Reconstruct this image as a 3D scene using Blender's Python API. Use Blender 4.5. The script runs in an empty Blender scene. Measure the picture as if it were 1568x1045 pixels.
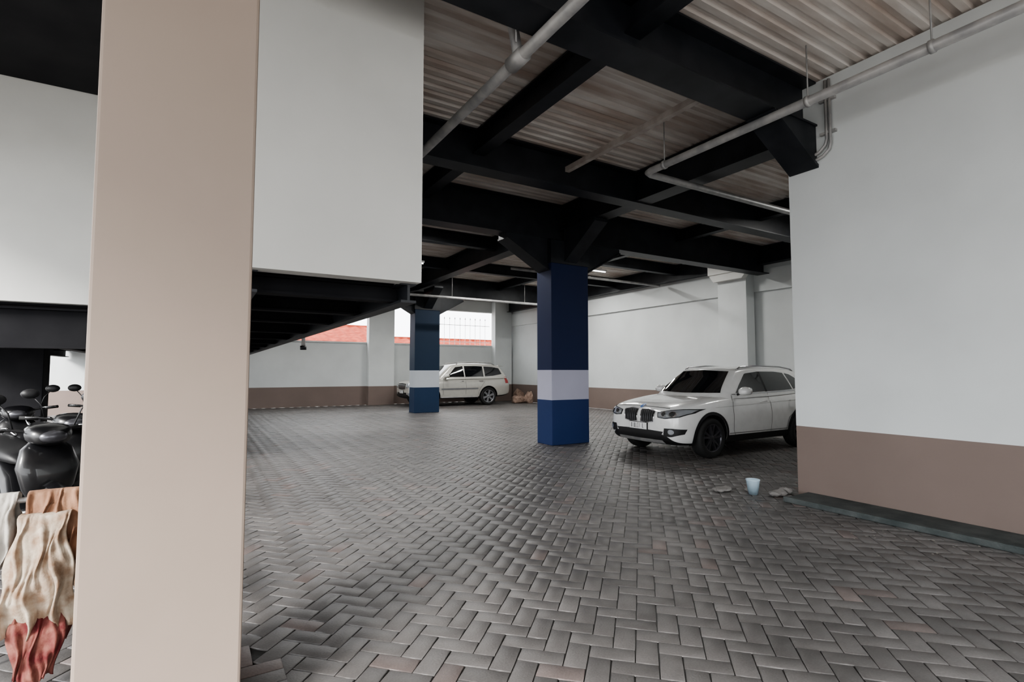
import bpy, bmesh, math, random
import numpy as np
from mathutils import Vector, Matrix
from mathutils.bvhtree import BVHTree
random.seed(3); np.random.seed(3)
SC = bpy.context.scene
COL = SC.collection
PI = math.pi

# ------------------------------------------------------------------ materials
def nt_mat(name):
    m = bpy.data.materials.new(name); m.use_nodes = True
    nt = m.node_tree; b = nt.nodes['Principled BSDF']
    return m, nt, b
def noise_mat(name, c1, c2, scale=4.0, rough=0.6, metal=0.0, bump=0.0, bscale=60, detail=6, stretch=(1,1,1), coat=0.0, spec=0.5):
    m, nt, b = nt_mat(name); N = nt.nodes; L = nt.links
    g = N.new('ShaderNodeNewGeometry')
    mp = N.new('ShaderNodeMapping'); mp.inputs['Scale'].default_value = stretch
    L.new(g.outputs['Position'], mp.inputs['Vector'])
    n = N.new('ShaderNodeTexNoise'); n.inputs['Scale'].default_value = scale; n.inputs['Detail'].default_value = detail
    L.new(mp.outputs[0], n.inputs['Vector'])
    r = N.new('ShaderNodeValToRGB'); r.color_ramp.elements[0].position = .35; r.color_ramp.elements[1].position = .65
    r.color_ramp.elements[0].color = (*c1, 1); r.color_ramp.elements[1].color = (*c2, 1)
    L.new(n.outputs['Fac'], r.inputs[0]); L.new(r.outputs[0], b.inputs['Base Color'])
    b.inputs['Roughness'].default_value = rough; b.inputs['Metallic'].default_value = metal
    b.inputs['Coat Weight'].default_value = coat; b.inputs['Specular IOR Level'].default_value = spec
    if bump:
        n2 = N.new('ShaderNodeTexNoise'); n2.inputs['Scale'].default_value = bscale; n2.inputs['Detail'].default_value = 4
        L.new(g.outputs['Position'], n2.inputs['Vector'])
        bp = N.new('ShaderNodeBump'); bp.inputs['Strength'].default_value = bump; bp.inputs['Distance'].default_value = .01
        L.new(n2.outputs['Fac'], bp.inputs['Height']); L.new(bp.outputs[0], b.inputs['Normal'])
    return m
def zband_mat(name, bands, top, bump=.25):
    """painted plaster: bands=[(zlimit,color)...] from the ground up; 'top' above"""
    m, nt, b = nt_mat(name); N = nt.nodes; L = nt.links
    g = N.new('ShaderNodeNewGeometry'); s = N.new('ShaderNodeSeparateXYZ'); L.new(g.outputs['Position'], s.inputs[0])
    cur = None
    col = N.new('ShaderNodeRGB'); col.outputs[0].default_value = (*top, 1); cur = col.outputs[0]
    for z, c in sorted(bands, key=lambda q: -q[0]):
        lt = N.new('ShaderNodeMath'); lt.operation = 'LESS_THAN'; lt.inputs[1].default_value = z
        L.new(s.outputs[2], lt.inputs[0])
        mx = N.new('ShaderNodeMix'); mx.data_type = 'RGBA'; L.new(lt.outputs[0], mx.inputs[0])
        L.new(cur, mx.inputs[6]); mx.inputs[7].default_value = (*c, 1); cur = mx.outputs[2]
    n = N.new('ShaderNodeTexNoise'); n.inputs['Scale'].default_value = 1.1; n.inputs['Detail'].default_value = 7
    L.new(g.outputs['Position'], n.inputs['Vector'])
    mr = N.new('ShaderNodeMapRange'); mr.inputs[1].default_value = .3; mr.inputs[2].default_value = .7
    mr.inputs[3].default_value = .93; mr.inputs[4].default_value = 1.03; L.new(n.outputs['Fac'], mr.inputs[0])
    hs = N.new('ShaderNodeHueSaturation'); L.new(mr.outputs[0], hs.inputs['Value']); L.new(cur, hs.inputs['Color'])
    L.new(hs.outputs[0], b.inputs['Base Color'])
    b.inputs['Roughness'].default_value = .6; b.inputs['Specular IOR Level'].default_value = .3
    n2 = N.new('ShaderNodeTexNoise'); n2.inputs['Scale'].default_value = 3.5; n2.inputs['Detail'].default_value = 8
    L.new(g.outputs['Position'], n2.inputs['Vector'])
    bp = N.new('ShaderNodeBump'); bp.inputs['Strength'].default_value = bump; bp.inputs['Distance'].default_value = .02
    L.new(n2.outputs['Fac'], bp.inputs['Height']); L.new(bp.outputs[0], b.inputs['Normal'])
    return m
def flat(name, c, rough=.5, metal=0, coat=0, emit=0, ecol=None):
    v = tuple(min(1, x * 1.06) for x in c)
    m = noise_mat(name, c, v, 8, rough, metal, coat=coat)
    if emit:
        b = m.node_tree.nodes['Principled BSDF']; b.inputs['Emission Color'].default_value = (*(ecol or c), 1)
        b.inputs['Emission Strength'].default_value = emit
    return m

WHITE = (.62, .645, .645); BROWN = (.195, .152, .133)
M_wall = zband_mat('wall_paint', [(.83, BROWN)], WHITE)
M_white = zband_mat('white_plaster', [], (.65, .65, .625))
M_beige = zband_mat('beige_pillar_paint', [], (.29, .232, .192), bump=.15)
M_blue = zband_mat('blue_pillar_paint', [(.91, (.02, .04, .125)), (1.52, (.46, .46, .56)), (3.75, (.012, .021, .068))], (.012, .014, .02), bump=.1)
M_blue2 = zband_mat('blue_pillar_paint_far', [(.91, (.015, .035, .08)), (1.52, (.45, .48, .52)), (3.75, (.012, .027, .055))], (.012, .014, .02), bump=.1)
M_steel = noise_mat('black_painted_steel', (.010, .012, .015), (.022, .024, .029), 3, .45, spec=.4)
M_galv = noise_mat('galvanised_pipe', (.28, .28, .28), (.42, .41, .40), 6, .45, .2)
M_rust = noise_mat('old_steel_strut', (.34, .29, .26), (.46, .42, .39), 6, .6, .1)
M_deck = noise_mat('corrugated_deck', (.50, .415, .36), (.78, .74, .70), 1.2, .5, .1, stretch=(.6, 3, 1))
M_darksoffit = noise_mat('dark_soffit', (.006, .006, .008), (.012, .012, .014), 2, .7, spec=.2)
M_conc = noise_mat('concrete', (.22, .21, .2), (.34, .33, .31), 6, .8, bump=.4)
M_curb = noise_mat('mossy_kerb', (.035, .045, .045), (.08, .09, .088), 5, .7, bump=.5)
M_black = flat('black_plastic', (.012, .012, .013), .5)
M_rubber = flat('tyre_rubber', (.014, .014, .014), .75)
M_chrome = flat('chrome', (.6, .6, .62), .15, 1)
M_alloy = flat('alloy_wheel', (.32, .33, .35), .3, .8)
M_alloyd = flat('dark_alloy_wheel', (.10, .10, .11), .3, .7)
M_glass = flat('tinted_glass', (.008, .009, .011), .05, 0, 1)
M_plate = flat('number_plate', (.75, .75, .75), .4)
M_ink = flat('plate_ink', (.02, .02, .02), .5)
M_lamp = flat('headlamp_glass', (.45, .47, .5), .08, .6, 1)
M_red = flat('red_lamp', (.35, .01, .01), .15, 0, 1)

# ------------------------------------------------------------------ mesh helpers
class MB:
    def __init__(s): s.v = []; s.f = []; s.m = []; s.mats = []; s.sm = []
    def mi(s, mat):
        if mat not in s.mats: s.mats.append(mat)
        return s.mats.index(mat)
    def add(s, vs, fs, mat, smooth=False):
        o = len(s.v); s.v += [tuple(p) for p in vs]; k = s.mi(mat)
        for f in fs: s.f.append(tuple(i + o for i in f)); s.m.append(k); s.sm.append(smooth)
    def box(s, a, b, mat, M=None):
        x0, y0, z0 = a; x1, y1, z1 = b
        vs = [Vector(p) for p in [(x0,y0,z0),(x1,y0,z0),(x1,y1,z0),(x0,y1,z0),(x0,y0,z1),(x1,y0,z1),(x1,y1,z1),(x0,y1,z1)]]
        if M: vs = [M @ p for p in vs]
        s.add(vs, [(3,2,1,0),(4,5,6,7),(0,1,5,4),(1,2,6,5),(2,3,7,6),(3,0,4,7)], mat)
    def prism(s, poly, axis, a, b, mat):
        """poly 2d extruded along axis ('x': (y,z); 'y': (x,z); 'z': (x,y))"""
        def P(q, t): return {'x': (t, q[0], q[1]), 'y': (q[0], t, q[1]), 'z': (q[0], q[1], t)}[axis]
        n = len(poly); vs = [P(q, a) for q in poly] + [P(q, b) for q in poly]
        fs = [tuple(range(n))[::-1], tuple(range(n, 2*n))] + [(i, (i+1) % n, n+(i+1) % n, n+i) for i in range(n)]
        s.add(vs, fs, mat)
    def tube(s, pts, r, mat, seg=12, caps=True):
        pts = [Vector(p) for p in pts]; rs = r if isinstance(r, (list, tuple)) else [r]*len(pts)
        n = len(pts); vs = []
        up = None
        for i in range(n):
            t = (pts[min(i+1, n-1)] - pts[max(i-1, 0)]).normalized()
            if up is None:
                up = Vector((0, 0, 1)) if abs(t.z) < .9 else Vector((1, 0, 0))
            a = (up - t*up.dot(t)).normalized(); b = t.cross(a); up = a
            for k in range(seg):
                w = 2*PI*k/seg; vs.append(pts[i] + (a*math.cos(w) + b*math.sin(w))*rs[i])
        fs = [(i*seg+k, i*seg+(k+1) % seg, (i+1)*seg+(k+1) % seg, (i+1)*seg+k) for i in range(n-1) for k in range(seg)]
        if caps: fs += [tuple(range(seg))[::-1], tuple(range((n-1)*seg, n*seg))]
        s.add(vs, fs, mat, True)
    def loft(s, secs, mat, seg=16, axis='x', pw=2.0):
        """secs: (cx,cy,cz,ra,rb) superellipse rings"""
        vs = []
        for cx, cy, cz, ra, rb in secs:
            for k in range(seg):
                w = 2*PI*k/seg; c, d = math.cos(w), math.sin(w)
                a = math.copysign(abs(c)**(2/pw), c)*ra; b = math.copysign(abs(d)**(2/pw), d)*rb
                vs.append({'x': (cx, cy+a, cz+b), 'z': (cx+a, cy+b, cz), 'y': (cx+a, cy, cz+b)}[axis])
        n = len(secs)
        fs = [(i*seg+k, i*seg+(k+1) % seg, (i+1)*seg+(k+1) % seg, (i+1)*seg+k) for i in range(n-1) for k in range(seg)]
        fs += [tuple(range(seg))[::-1], tuple(range((n-1)*seg, n*seg))]
        s.add(vs, fs, mat, True)
    def lathe(s, prof, c, mat, axis='y', seg=40, closed=False):
        """prof: list of (r, t)"""
        vs = []
        for r, t in prof:
            for k in range(seg):
                w = 2*PI*k/seg; a, b = r*math.cos(w), r*math.sin(w)
                p = {'y': (a, t, b), 'z': (a, b, t), 'x': (t, a, b)}[axis]
                vs.append((p[0]+c[0], p[1]+c[1], p[2]+c[2]))
        n = len(prof); R = range(n if closed else n-1)
        fs = [(i*seg+k, i*seg+(k+1) % seg, ((i+1) % n)*seg+(k+1) % seg, ((i+1) % n)*seg+k) for i in R for k in range(seg)]
        s.add(vs, fs, mat, True)
    def obj(s, name, parent=None, bevel=0, auto=True, M=None):
        me = bpy.data.meshes.new(name); vs = s.v
        if M: vs = [tuple(M @ Vector(p)) for p in vs]
        me.from_pydata(vs, [], s.f)
        for m in s.mats: me.materials.append(m)
        me.polygons.foreach_set('material_index', s.m)
        me.polygons.foreach_set('use_smooth', s.sm)
        bm = bmesh.new(); bm.from_mesh(me); bmesh.ops.recalc_face_normals(bm, faces=bm.faces[:]); bm.to_mesh(me); bm.free()
        me.update()
        o = bpy.data.objects.new(name, me); COL.objects.link(o)
        if parent: o.parent = parent
        if bevel:
            b = o.modifiers.new('bevel', 'BEVEL'); b.width = bevel; b.segments = 2; b.limit_method = 'ANGLE'
        return o
def empty(name, loc=(0, 0, 0), rz=0):
    e = bpy.data.objects.new(name, None); COL.objects.link(e); e.location = loc; e.rotation_euler = (0, 0, rz); e.empty_display_size = .3
    return e
def simple(name, a, b, mat, bevel=0):
    mb = MB(); mb.box(a, b, mat); return mb.obj(name, bevel=bevel)

# ------------------------------------------------------------------ camera
cam = bpy.data.cameras.new('camera'); co = bpy.data.objects.new('camera', cam); COL.objects.link(co)
cam.sensor_width = 36; cam.lens = 18.3; cam.clip_start = .05; cam.clip_end = 500
co.location = (0, 0, 1.5); co.rotation_euler = (math.radians(93.3), 0, math.radians(-31.06))
SC.camera = co

# ------------------------------------------------------------------ floor of herringbone pavers
X0, X1, Y0, Y1 = -7.0, 13.8, -6.0, 23.2
def build_floor():
    w = .12; g = .0036
    th = math.radians(45)
    cx, cy = 2.4, 9.6
    ii = np.arange(-215, 216); A, B = np.meshgrid(ii, ii, indexing='ij')
    k = (A-B) % 4
    rects = []
    for kk, (bw, bh) in ((0, (2, 1)), (3, (1, 2))):
        m = k == kk; a = A[m]*w; b = B[m]*w
        rects.append(np.stack([a+g, b+g, a+bw*w-g, b+bh*w-g], 1))
    r = np.concatenate(rects)
    c, s = math.cos(th), math.sin(th)
    mx = (r[:, 0]+r[:, 2])/2; my = (r[:, 1]+r[:, 3])/2
    X = mx*c-my*s+cx; Y = mx*s+my*c+cy
    keep = (X > X0) & (X < X1-.05) & (Y > Y0) & (Y < Y1-.05)
    keep &= ~((X > 6.32) & (Y < 3.7))
    keep &= ~((X > -.55) & (X < .38) & (Y > 2.3) & (Y < 3.2))
    r = r[keep]
    # straight border course round the beige pillar
    brd = []
    x0b, x1b, y0b, y1b = -.362, .188, 2.48, 3.03
    for kx in range(-2, 8):
        xx = x0b-.23+kx*.11
        if xx < x1b+.22: brd += [[xx+g, y0b-.23+g, xx+.11-g, y0b-.01-g], [xx+g, y1b+.01+g, xx+.11-g, y1b+.23-g]]
    for ky in range(0, 5):
        yy = y0b+.0+ky*.11
        brd += [[x1b+.01+g, yy+g, x1b+.23-g, yy+.11-g], [x0b-.23+g, yy+g, x0b-.01-g, yy+.11-g]]
    brd = np.array(brd)
    def slab(r, c, s, cx, cy, zo):
        n = len(r)
        z = np.random.normal(0, .0010, n)+zo; tx = np.random.normal(0, .006, n); ty = np.random.normal(0, .006, n)
        def corners(ins, zz):
            xs = [r[:, 0]+ins, r[:, 2]-ins, r[:, 2]-ins, r[:, 0]+ins]; ys = [r[:, 1]+ins, r[:, 1]+ins, r[:, 3]-ins, r[:, 3]-ins]
            out = []
            mx = (r[:, 0]+r[:, 2])/2; my = (r[:, 1]+r[:, 3])/2
            for x, y in zip(xs, ys):
                zt = zz + (x-mx)*tx + (y-my)*ty
                out.append(np.stack([x*c-y*s+cx, x*s+y*c+cy, zt], 1))
            return np.stack(out, 1)
        return np.concatenate([corners(0, z-.010), corners(0, z-.0025), corners(.004, z)], 1).reshape(-1, 3)
    V = np.concatenate([slab(r, c, s, cx, cy, 0), slab(brd, 1, 0, 0, 0, .005)])
    n = len(r)+len(brd)
    base = np.arange(n)*12
    q = [(8, 9, 10, 11)]
    for a in range(4):
        b = (a+1) % 4
        q.append((a, b, 4+b, 4+a)); q.append((4+a, 4+b, 8+b, 8+a))
    F = (base[:, None, None] + np.array(q)[None]).reshape(-1, 4)
    o = len(V)
    bed = np.array([[X0, Y0, -.008], [X1, Y0, -.008], [X1, Y1, -.008], [X0, Y1, -.008]])
    V = np.concatenate([V, bed]); F = np.concatenate([F, [[o, o+1, o+2, o+3]]])
    me = bpy.data.meshes.new('floor')
    me.vertices.add(len(V)); me.vertices.foreach_set('co', V.ravel().astype(np.float32))
    me.loops.add(F.size); me.loops.foreach_set('vertex_index', F.ravel().astype(np.int32))
    me.polygons.add(len(F)); me.polygons.foreach_set('loop_start', (np.arange(len(F))*4).astype(np.int32))
    me.update(calc_edges=True)
    v = np.random.normal(1, .085, n).clip(.7, 1.3)
    pink = (np.random.rand(n) < .05)
    col = np.stack([v, v*.945, v*.918], 1)*.135
    col[pink] *= np.array([1.12, .98, .95])
    fc = np.repeat(col, 9, axis=0); fc = np.concatenate([fc, [[.030, .029, .027]]])
    lc = np.repeat(np.concatenate([fc, np.ones((len(fc), 1))], 1), 4, axis=0)
    at = me.color_attributes.new('tone', 'FLOAT_COLOR', 'CORNER'); at.data.foreach_set('color', lc.ravel().astype(np.float32))
    m, nt, b = nt_mat('paver_concrete'); N = nt.nodes; L = nt.links
    a = N.new('ShaderNodeAttribute'); a.attribute_name = 'tone'
    g_ = N.new('ShaderNodeNewGeometry')
    n1 = N.new('ShaderNodeTexNoise'); n1.inputs['Scale'].default_value = 1.0; n1.inputs['Detail'].default_value = 8; n1.inputs['Roughness'].default_value = .7
    n2 = N.new('ShaderNodeTexNoise'); n2.inputs['Scale'].default_value = 90; n2.inputs['Detail'].default_value = 3
    L.new(g_.outputs['Position'], n1.inputs['Vector']); L.new(g_.outputs['Position'], n2.inputs['Vector'])
    mr = N.new('ShaderNodeMapRange'); mr.inputs[1].default_value = .3; mr.inputs[2].default_value = .7; mr.inputs[3].default_value = .60; mr.inputs[4].default_value = 1.28
    L.new(n1.outputs['Fac'], mr.inputs[0])
    mr2 = N.new('ShaderNodeMapRange'); mr2.inputs[3].default_value = .72; mr2.inputs[4].default_value = 1.28; L.new(n2.outputs['Fac'], mr2.inputs[0])
    mu = N.new('ShaderNodeMath'); mu.operation = 'MULTIPLY'; L.new(mr.outputs[0], mu.inputs[0]); L.new(mr2.outputs[0], mu.inputs[1])
    hs = N.new('ShaderNodeHueSaturation'); L.new(a.outputs['Color'], hs.inputs['Color']); L.new(mu.outputs[0], hs.inputs['Value'])
    L.new(hs.outputs[0], b.inputs['Base Color'])
    rr = N.new('ShaderNodeMapRange'); rr.inputs[3].default_value = .32; rr.inputs[4].default_value = .56; L.new(n1.outputs['Fac'], rr.inputs[0])
    L.new(rr.outputs[0], b.inputs['Roughness'])
    bp = N.new('ShaderNodeBump'); bp.inputs['Strength'].default_value = .35; bp.inputs['Distance'].default_value = .004
    L.new(n2.outputs['Fac'], bp.inputs['Height']); L.new(bp.outputs[0], b.inputs['Normal'])
    me.materials.append(m)
    ob = bpy.data.objects.new('floor', me); COL.objects.link(ob)
build_floor()
simple('ground', (-60, -60, -.3), (60, 80, -.03), M_conc)

# ------------------------------------------------------------------ walls
ZC = 5.0
simple('wall_right', (6.32, -8, 0), (6.57, 3.72, ZC), M_wall)
simple('wall_return', (6.57, 3.47, 0), (13.8, 3.72, ZC), M_wall)
mb = MB(); mb.box((13.8, 3.47, 0), (14.05, 23.45, ZC), M_wall)
mb.box((13.72, 3.72, 3.78), (13.8, 23.2, 4.4), M_wall)
mb.obj('wall_back_right')
mb = MB()
mb.box((-14, 23.2, 0), (13.8, 23.45, 2.72), M_wall)
mb.box((-14, 23.14, 2.72), (13.8, 23.5, 2.78), M_wall)
mb.box((-4.5, 23.2, 4.45), (13.8, 23.45, ZC), M_wall)
mb.obj('wall_far')
for nm, a, b in (('wall_pilaster', (6.4, 22.8, 0), (7.55, 23.2, ZC)), ('wall_pilaster', (12.75, 22.8, 0), (13.72, 23.2, ZC)),
                 ('wall_pilaster', (13.35, 9.2, 0), (13.72, 10.15, 4.35))):
    simple(nm, a, b, M_wall, .01)
mb = MB(); mb.box((13.1, 9.0, 4.36), (13.715, 10.3, 4.75), M_white); mb.prism([(9.2, 4.15), (10.15, 4.15), (10.3, 4.36), (9.0, 4.36)], 'x', 13.15, 13.34, M_white)
mb.obj('pilaster_capital')
simple('beige_pillar', (-.362, 2.48, 0), (.188, 3.03, 5.0), M_beige, .012)

def column(name, x, y, mat):
    e = empty(name, (0, 0, 0)); w, d = .96, .53
    mb = MB(); mb.box((x, y, 0), (x+w, y+d, 4.2), mat); mb.obj('shaft', e, bevel=.012)
    mb = MB(); cx, cy = x+w/2, y+d/2
    for sx in (-1, 1):
        xe = cx+sx*w/2
        mb.prism([(xe, 3.6), (xe, 4.24), (xe+sx*1.0, 4.24), (xe+sx*1.0, 4.16)], 'y', cy-.16, cy+.16, M_steel)
        mb.prism([(xe, 3.57), (xe, 3.6), (xe+sx*1.0, 4.16), (xe+sx*1.0, 4.13)], 'y', cy-.2, cy+.2, M_steel)
    for sy in (-1, 1):
        ye = cy+sy*d/2
        mb.prism([(ye, 3.75), (ye, 4.46), (ye+sy*1.0, 4.46), (ye+sy*1.0, 4.40)], 'x', cx-.16, cx+.16, M_steel)
    mb.box((x-.02, y-.02, 3.72), (x+w+.02, y+d+.02, 4.2), M_steel)
    mb.obj('haunches', e)
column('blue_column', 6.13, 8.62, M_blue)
column('blue_column', 6.62, 17.73, M_blue2)

# ------------------------------------------------------------------ mezzanine
ZM = 2.275; XM = 1.66; YM = 4.30; XL = -4.0
mb = MB()
mb.box((-.10, YM, ZM), (XM, YM+.17, ZC), M_white)
mb.box((XM-.14, YM+.17, ZM), (XM, 23.14, ZC), M_white)
mb.box((-.10, YM+.17, ZM), (.02, 8.35, ZC), M_white)
mb.obj('wall_mezzanine_front')
simple('wall_mezzanine_side', (XL, 8.2, 2.32), (-.10, 8.35, 5.0), M_white)
mb = MB()
mb.box((.02, YM+.17, ZM+.02), (XM-.14, 8.35, ZM+.15), M_darksoffit); mb.box((XL, 8.36, ZM+.02), (XM-.14, 23.1, ZM+.15), M_darksoffit)
mb.obj('mezzanine_floor_slab')
def ibeam(mb, ax, c, a, b, z0, z1, w, mat=M_steel):
    t = .022
    def bx(lo, hi, z0, z1):
        if ax == 'x': mb.box((a, lo, z0), (b, hi, z1), mat)
        else: mb.box((lo, a, z0), (hi, b, z1), mat)
    bx(c-w/2, c+w/2, z0, z0+t); bx(c-w/2, c+w/2, z1-t, z1); bx(c-.012, c+.012, z0+t, z1-t)
mb = MB()
for y in (4.7, 6.0, 7.4, 9.4, 11.4, 13.4, 15.4, 17.4, 19.4, 21.4):
    ibeam(mb, 'x', y, -.1 if y < 8.3 else XL, XM-.04, ZM-.14, ZM+.02, .14, M_darksoffit)
for x in (.3, XM-.08): ibeam(mb, 'y', x, YM+.1, 23.1, ZM-.17, ZM+.01, .14, M_steel)
for x in (-2.5, XL+.1): ibeam(mb, 'y', x, 8.4, 23.1, ZM-.3, ZM+.01, .2, M_darksoffit)
ibeam(mb, 'x', 8.4, XL, -.12, ZM-.50, ZM-.01, .2, M_darksoffit)
mb.obj('mezzanine_steel_beams')
simple('steel_post', (-3.3, 13.0, 0), (-2.5, 13.5, 2.0), M_darksoffit, .01)

# ------------------------------------------------------------------ ceiling (corrugated deck)
YD0 = -5.0
def deck():
    p = .16; prof = [(0, 0), (.055, 0), (.07, .04), (.13, .04), (.145, 0)]
    pts = []; y = YD0
    while y < 23.5:
        for a, z in prof: pts.append((y+a, ZC+.02+z))
        y += p
    n = len(pts); vs = [(XL, a, z) for a, z in pts] + [(14.0, a, z) for a, z in pts]
    mb = MB(); mb.add(vs, [(i, i+1, n+i+1, n+i) for i in range(n-1)], M_deck)
    mb.box((XL, YD0, ZC+.12), (14.05, 23.5, ZC+.25), M_conc)
    mb.box((XL, YD0-.12, 4.1), (6.3, YD0-.01, ZC+.25), M_white)  # unseen downstand added at the rear roof edge to cut high sky light
    mb.box((XL-.12, YD0-.12, 4.1), (XL-.01, 8.2, ZC+.25), M_white)  # same along the left edge, added to shade the upper pillar
    mb.obj('ceiling')
deck()
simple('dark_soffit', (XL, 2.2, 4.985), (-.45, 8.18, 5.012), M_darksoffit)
mb = MB()
for y, z0, w, a, b in ((3.52, 4.45, .36, -.4, 6.31), (6.7, 4.45, .3, XM+.01, 13.7), (8.885, 4.24, .36, XM+.01, 13.7), (11.9, 4.68, .2, XM+.01, 13.7), (14.9, 4.68, .2, XM+.01, 13.7),
                       (17.99, 4.3, .34, XM+.01, 13.7), (20.6, 4.68, .2, XM+.01, 13.7), (-1.2, 4.45, .36, XL, 6.31)):
    ibeam(mb, 'x', y, a, b, z0, 5.0, w)
for x, z0, w, a, b in ((3.45, 4.68, .2, -4.5, 23.1), (6.65, 4.47, .34, 3.75, 23.1), (10.2, 4.72, .18, 3.75, 23.1), (13.55, 4.5, .25, 3.75, 23.1)):
    ibeam(mb, 'y', x, a, b, z0, 5.0, w)
mb.prism([(5.45, 4.46), (6.31, 3.98), (6.31, 4.46)], 'y', 3.36, 3.68, M_steel)
mb.prism([(5.45, 4.44), (5.45, 4.46), (6.31, 3.98), (6.31, 3.94)], 'y', 3.34, 3.70, M_steel)
mb.obj('steel_roof_beams')

# ------------------------------------------------------------------ pipes
mb = MB()
mb.tube([(5.5, -4.4, 4.38), (5.5, 5.25, 4.38), (5.52, 5.33, 4.38), (5.6, 5.36, 4.38), (9.6, 5.36, 4.38)], .05, M_galv)
for y in (.5, 1.9, 3.0, 5.0):
    mb.tube([(5.5, y, 4.43), (5.5, y, 5.0)], .008, M_galv, 6); mb.tube([(5.5, y-.02, 4.38), (5.5, y+.02, 4.38)], .06, M_galv)
mb.obj('sprinkler_pipe')
mb = MB()
mb.tube([(2.45, -4.4, 4.38), (2.45, 6.6, 4.38), (2.45, 9.5, 4.0)], .055, M_galv)
mb.tube([(2.45, 3.95, 4.38), (2.42, 3.97, 4.6), (2.35, 4.0, 5.0)], .05, M_galv)
mb.tube([(2.45, 3.85, 4.38), (2.45, 4.08, 4.38)], .075, M_galv)
mb.tube([(2.3, 3.75, 4.38), (2.3, 3.75, 5.0)], .008, M_galv, 6)
mb.obj('drain_pipe')
mb = MB(); mb.box((4.9, 3.75, 4.66), (4.98, 6.5, 4.74), M_rust); mb.obj('ceiling_strut')
mb = MB()
for dy, zt in ((0, 4.08), (.07, 4.14)):
    mb.tube([(6.28, 3.18+dy*.6, 4.95), (6.28, 3.18+dy*.6, zt+.1), (6.28, 3.20+dy*.6, zt+.03), (6.28, 3.27+dy*.6, zt-.03), (6.28, 3.5, zt-.08), (6.28, 3.66, zt-.10), (6.28, 3.7, zt+.0)], .018, M_galv, 8)
for z in (4.3, 4.7): mb.box((6.27, 3.12, z), (6.32, 3.30, z+.03), M_galv)
mb.obj('wall_conduit')
mb = MB()
mb.tube([(2.3, 9.6, 4.0), (6.5, 19.5, 4.0)], .04, M_galv)
mb.tube([(2.0, 16.5, 4.05), (13.0, 16.5, 4.05)], .045, M_galv)
mb.tube([(7.5, 12.5, 4.4), (13.4, 12.5, 4.4)], .04, M_galv)
for x in (4.5, 7.5, 10.5): mb.tube([(x, 16.5, 4.05), (x, 16.5, 5.0)], .01, M_galv, 6)
mb.obj('ceiling_pipe_run')
mb = MB(); mb.tube([(XM, 11, 2.2), (XM+.12, 11, 2.15), (XM+.12, 11, 1.98)], .04, M_galv); mb.tube([(XM+.12, 11, 2.0), (XM+.12, 11, 1.92)], .06, M_steel)
mb.obj('pipe_stub')
M_tube = flat('tube_and_fill_light', (.9, .9, .88), .3, emit=5.0)
for x, y, r90, z, en in ((4.6, 13.3, 0, 4.45, 95), (8.4, 15.5, 0, 4.88, 95), (8.4, 18.8, 0, 4.88, 95), (4.6, 18.8, 0, 4.88, 85), (10.9, 10.4, 0, 4.88, 85), (11.6, 5.3, 0, 4.88, 55), (11.8, 15.5, 0, 4.88, 90), (4.7, 10.4, 0, 4.88, 80), (11.2, 13.4, 0, 4.88, 85)):  # first is a real batten; the rest are added fill, tucked behind the beams
    mb = MB()
    def Q(a, b, c): return (x+b, y+a, c) if r90 else (x+a, y+b, c)
    p, q = Q(-.6, -.05, z), Q(.6, .05, z+.05)
    mb.box(p, q, M_plate); mb.tube([Q(-.58, 0, z-.02), Q(.58, 0, z-.02)], .016, M_tube, 8)
    mb.tube([Q(-.4, 0, z+.05), Q(-.4, 0, 5.0)], .006, M_galv, 6); mb.tube([Q(.4, 0, z+.05), Q(.4, 0, 5.0)], .006, M_galv, 6)
    o = mb.obj('batten_and_fill_lamp')
    al = bpy.data.lights.new('tube_and_fill_glow', 'AREA'); al.shape = 'RECTANGLE'; al.size = 1.15; al.size_y = .12; al.energy = en; al.color = (1, .99, .96)
    ao = bpy.data.objects.new('tube_and_fill_glow', al); COL.objects.link(ao); ao.parent = o; ao.location = (x, y, z-.045); ao.rotation_euler = (0, 0, PI/2 if r90 else 0)

# ------------------------------------------------------------------ kerb + things by right wall
mb = MB(); mb.prism([(5.86, 0), (6.32, 0), (6.32, .05), (5.9, .045), (5.86, .035)], 'y', -4, 3.60, M_curb)
mb.box((5.80, -4, 0), (5.87, 3.6, .06), M_curb); mb.obj('kerb_strip', bevel=.01)
def rocks(name, spots, mat):
    mb = MB()
    for (x, y, r, h) in spots:
        bm = bmesh.new(); bmesh.ops.create_icosphere(bm, subdivisions=2, radius=1)
        off = random.random()*9
        for v in bm.verts:
            k = 1+.22*math.sin(v.co.x*4+off)+.18*math.sin(v.co.y*5+off*2)*math.cos(v.co.z*3)
            v.co = Vector((v.co.x*r*k+x, v.co.y*r*k*.8+y, max(0, (v.co.z*k)*h*.6+h*.45)))
        mb.add([v.co[:] for v in bm.verts], [[v.index for v in f.verts] for f in bm.faces], mat, False); bm.free()
    return mb.obj(name)
rocks('broken_concrete', [(5.95, 4.12, .07, .04), (5.66, 4.3, .11, .055), (6.24, 3.83, .09, .07), (6.02, 3.80, .10, .07)], flat('grimy_concrete', (.20, .19, .18), .9))
mb = MB(); mb.lathe([(0, .004), (.052, .004), (.055, .0), (.078, .17), (.082, .172), (.082, .18), (.074, .18), (.05, .012), (0, .012)], (5.84, 4.0, .0), flat('pale_blue_plastic', (.55, .70, .80), .4), 'z', 24)
mb.obj('plastic_bucket')
M_leaf = flat('dry_leaf_litter', (.30, .28, .25), .8)
mb = MB()
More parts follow.
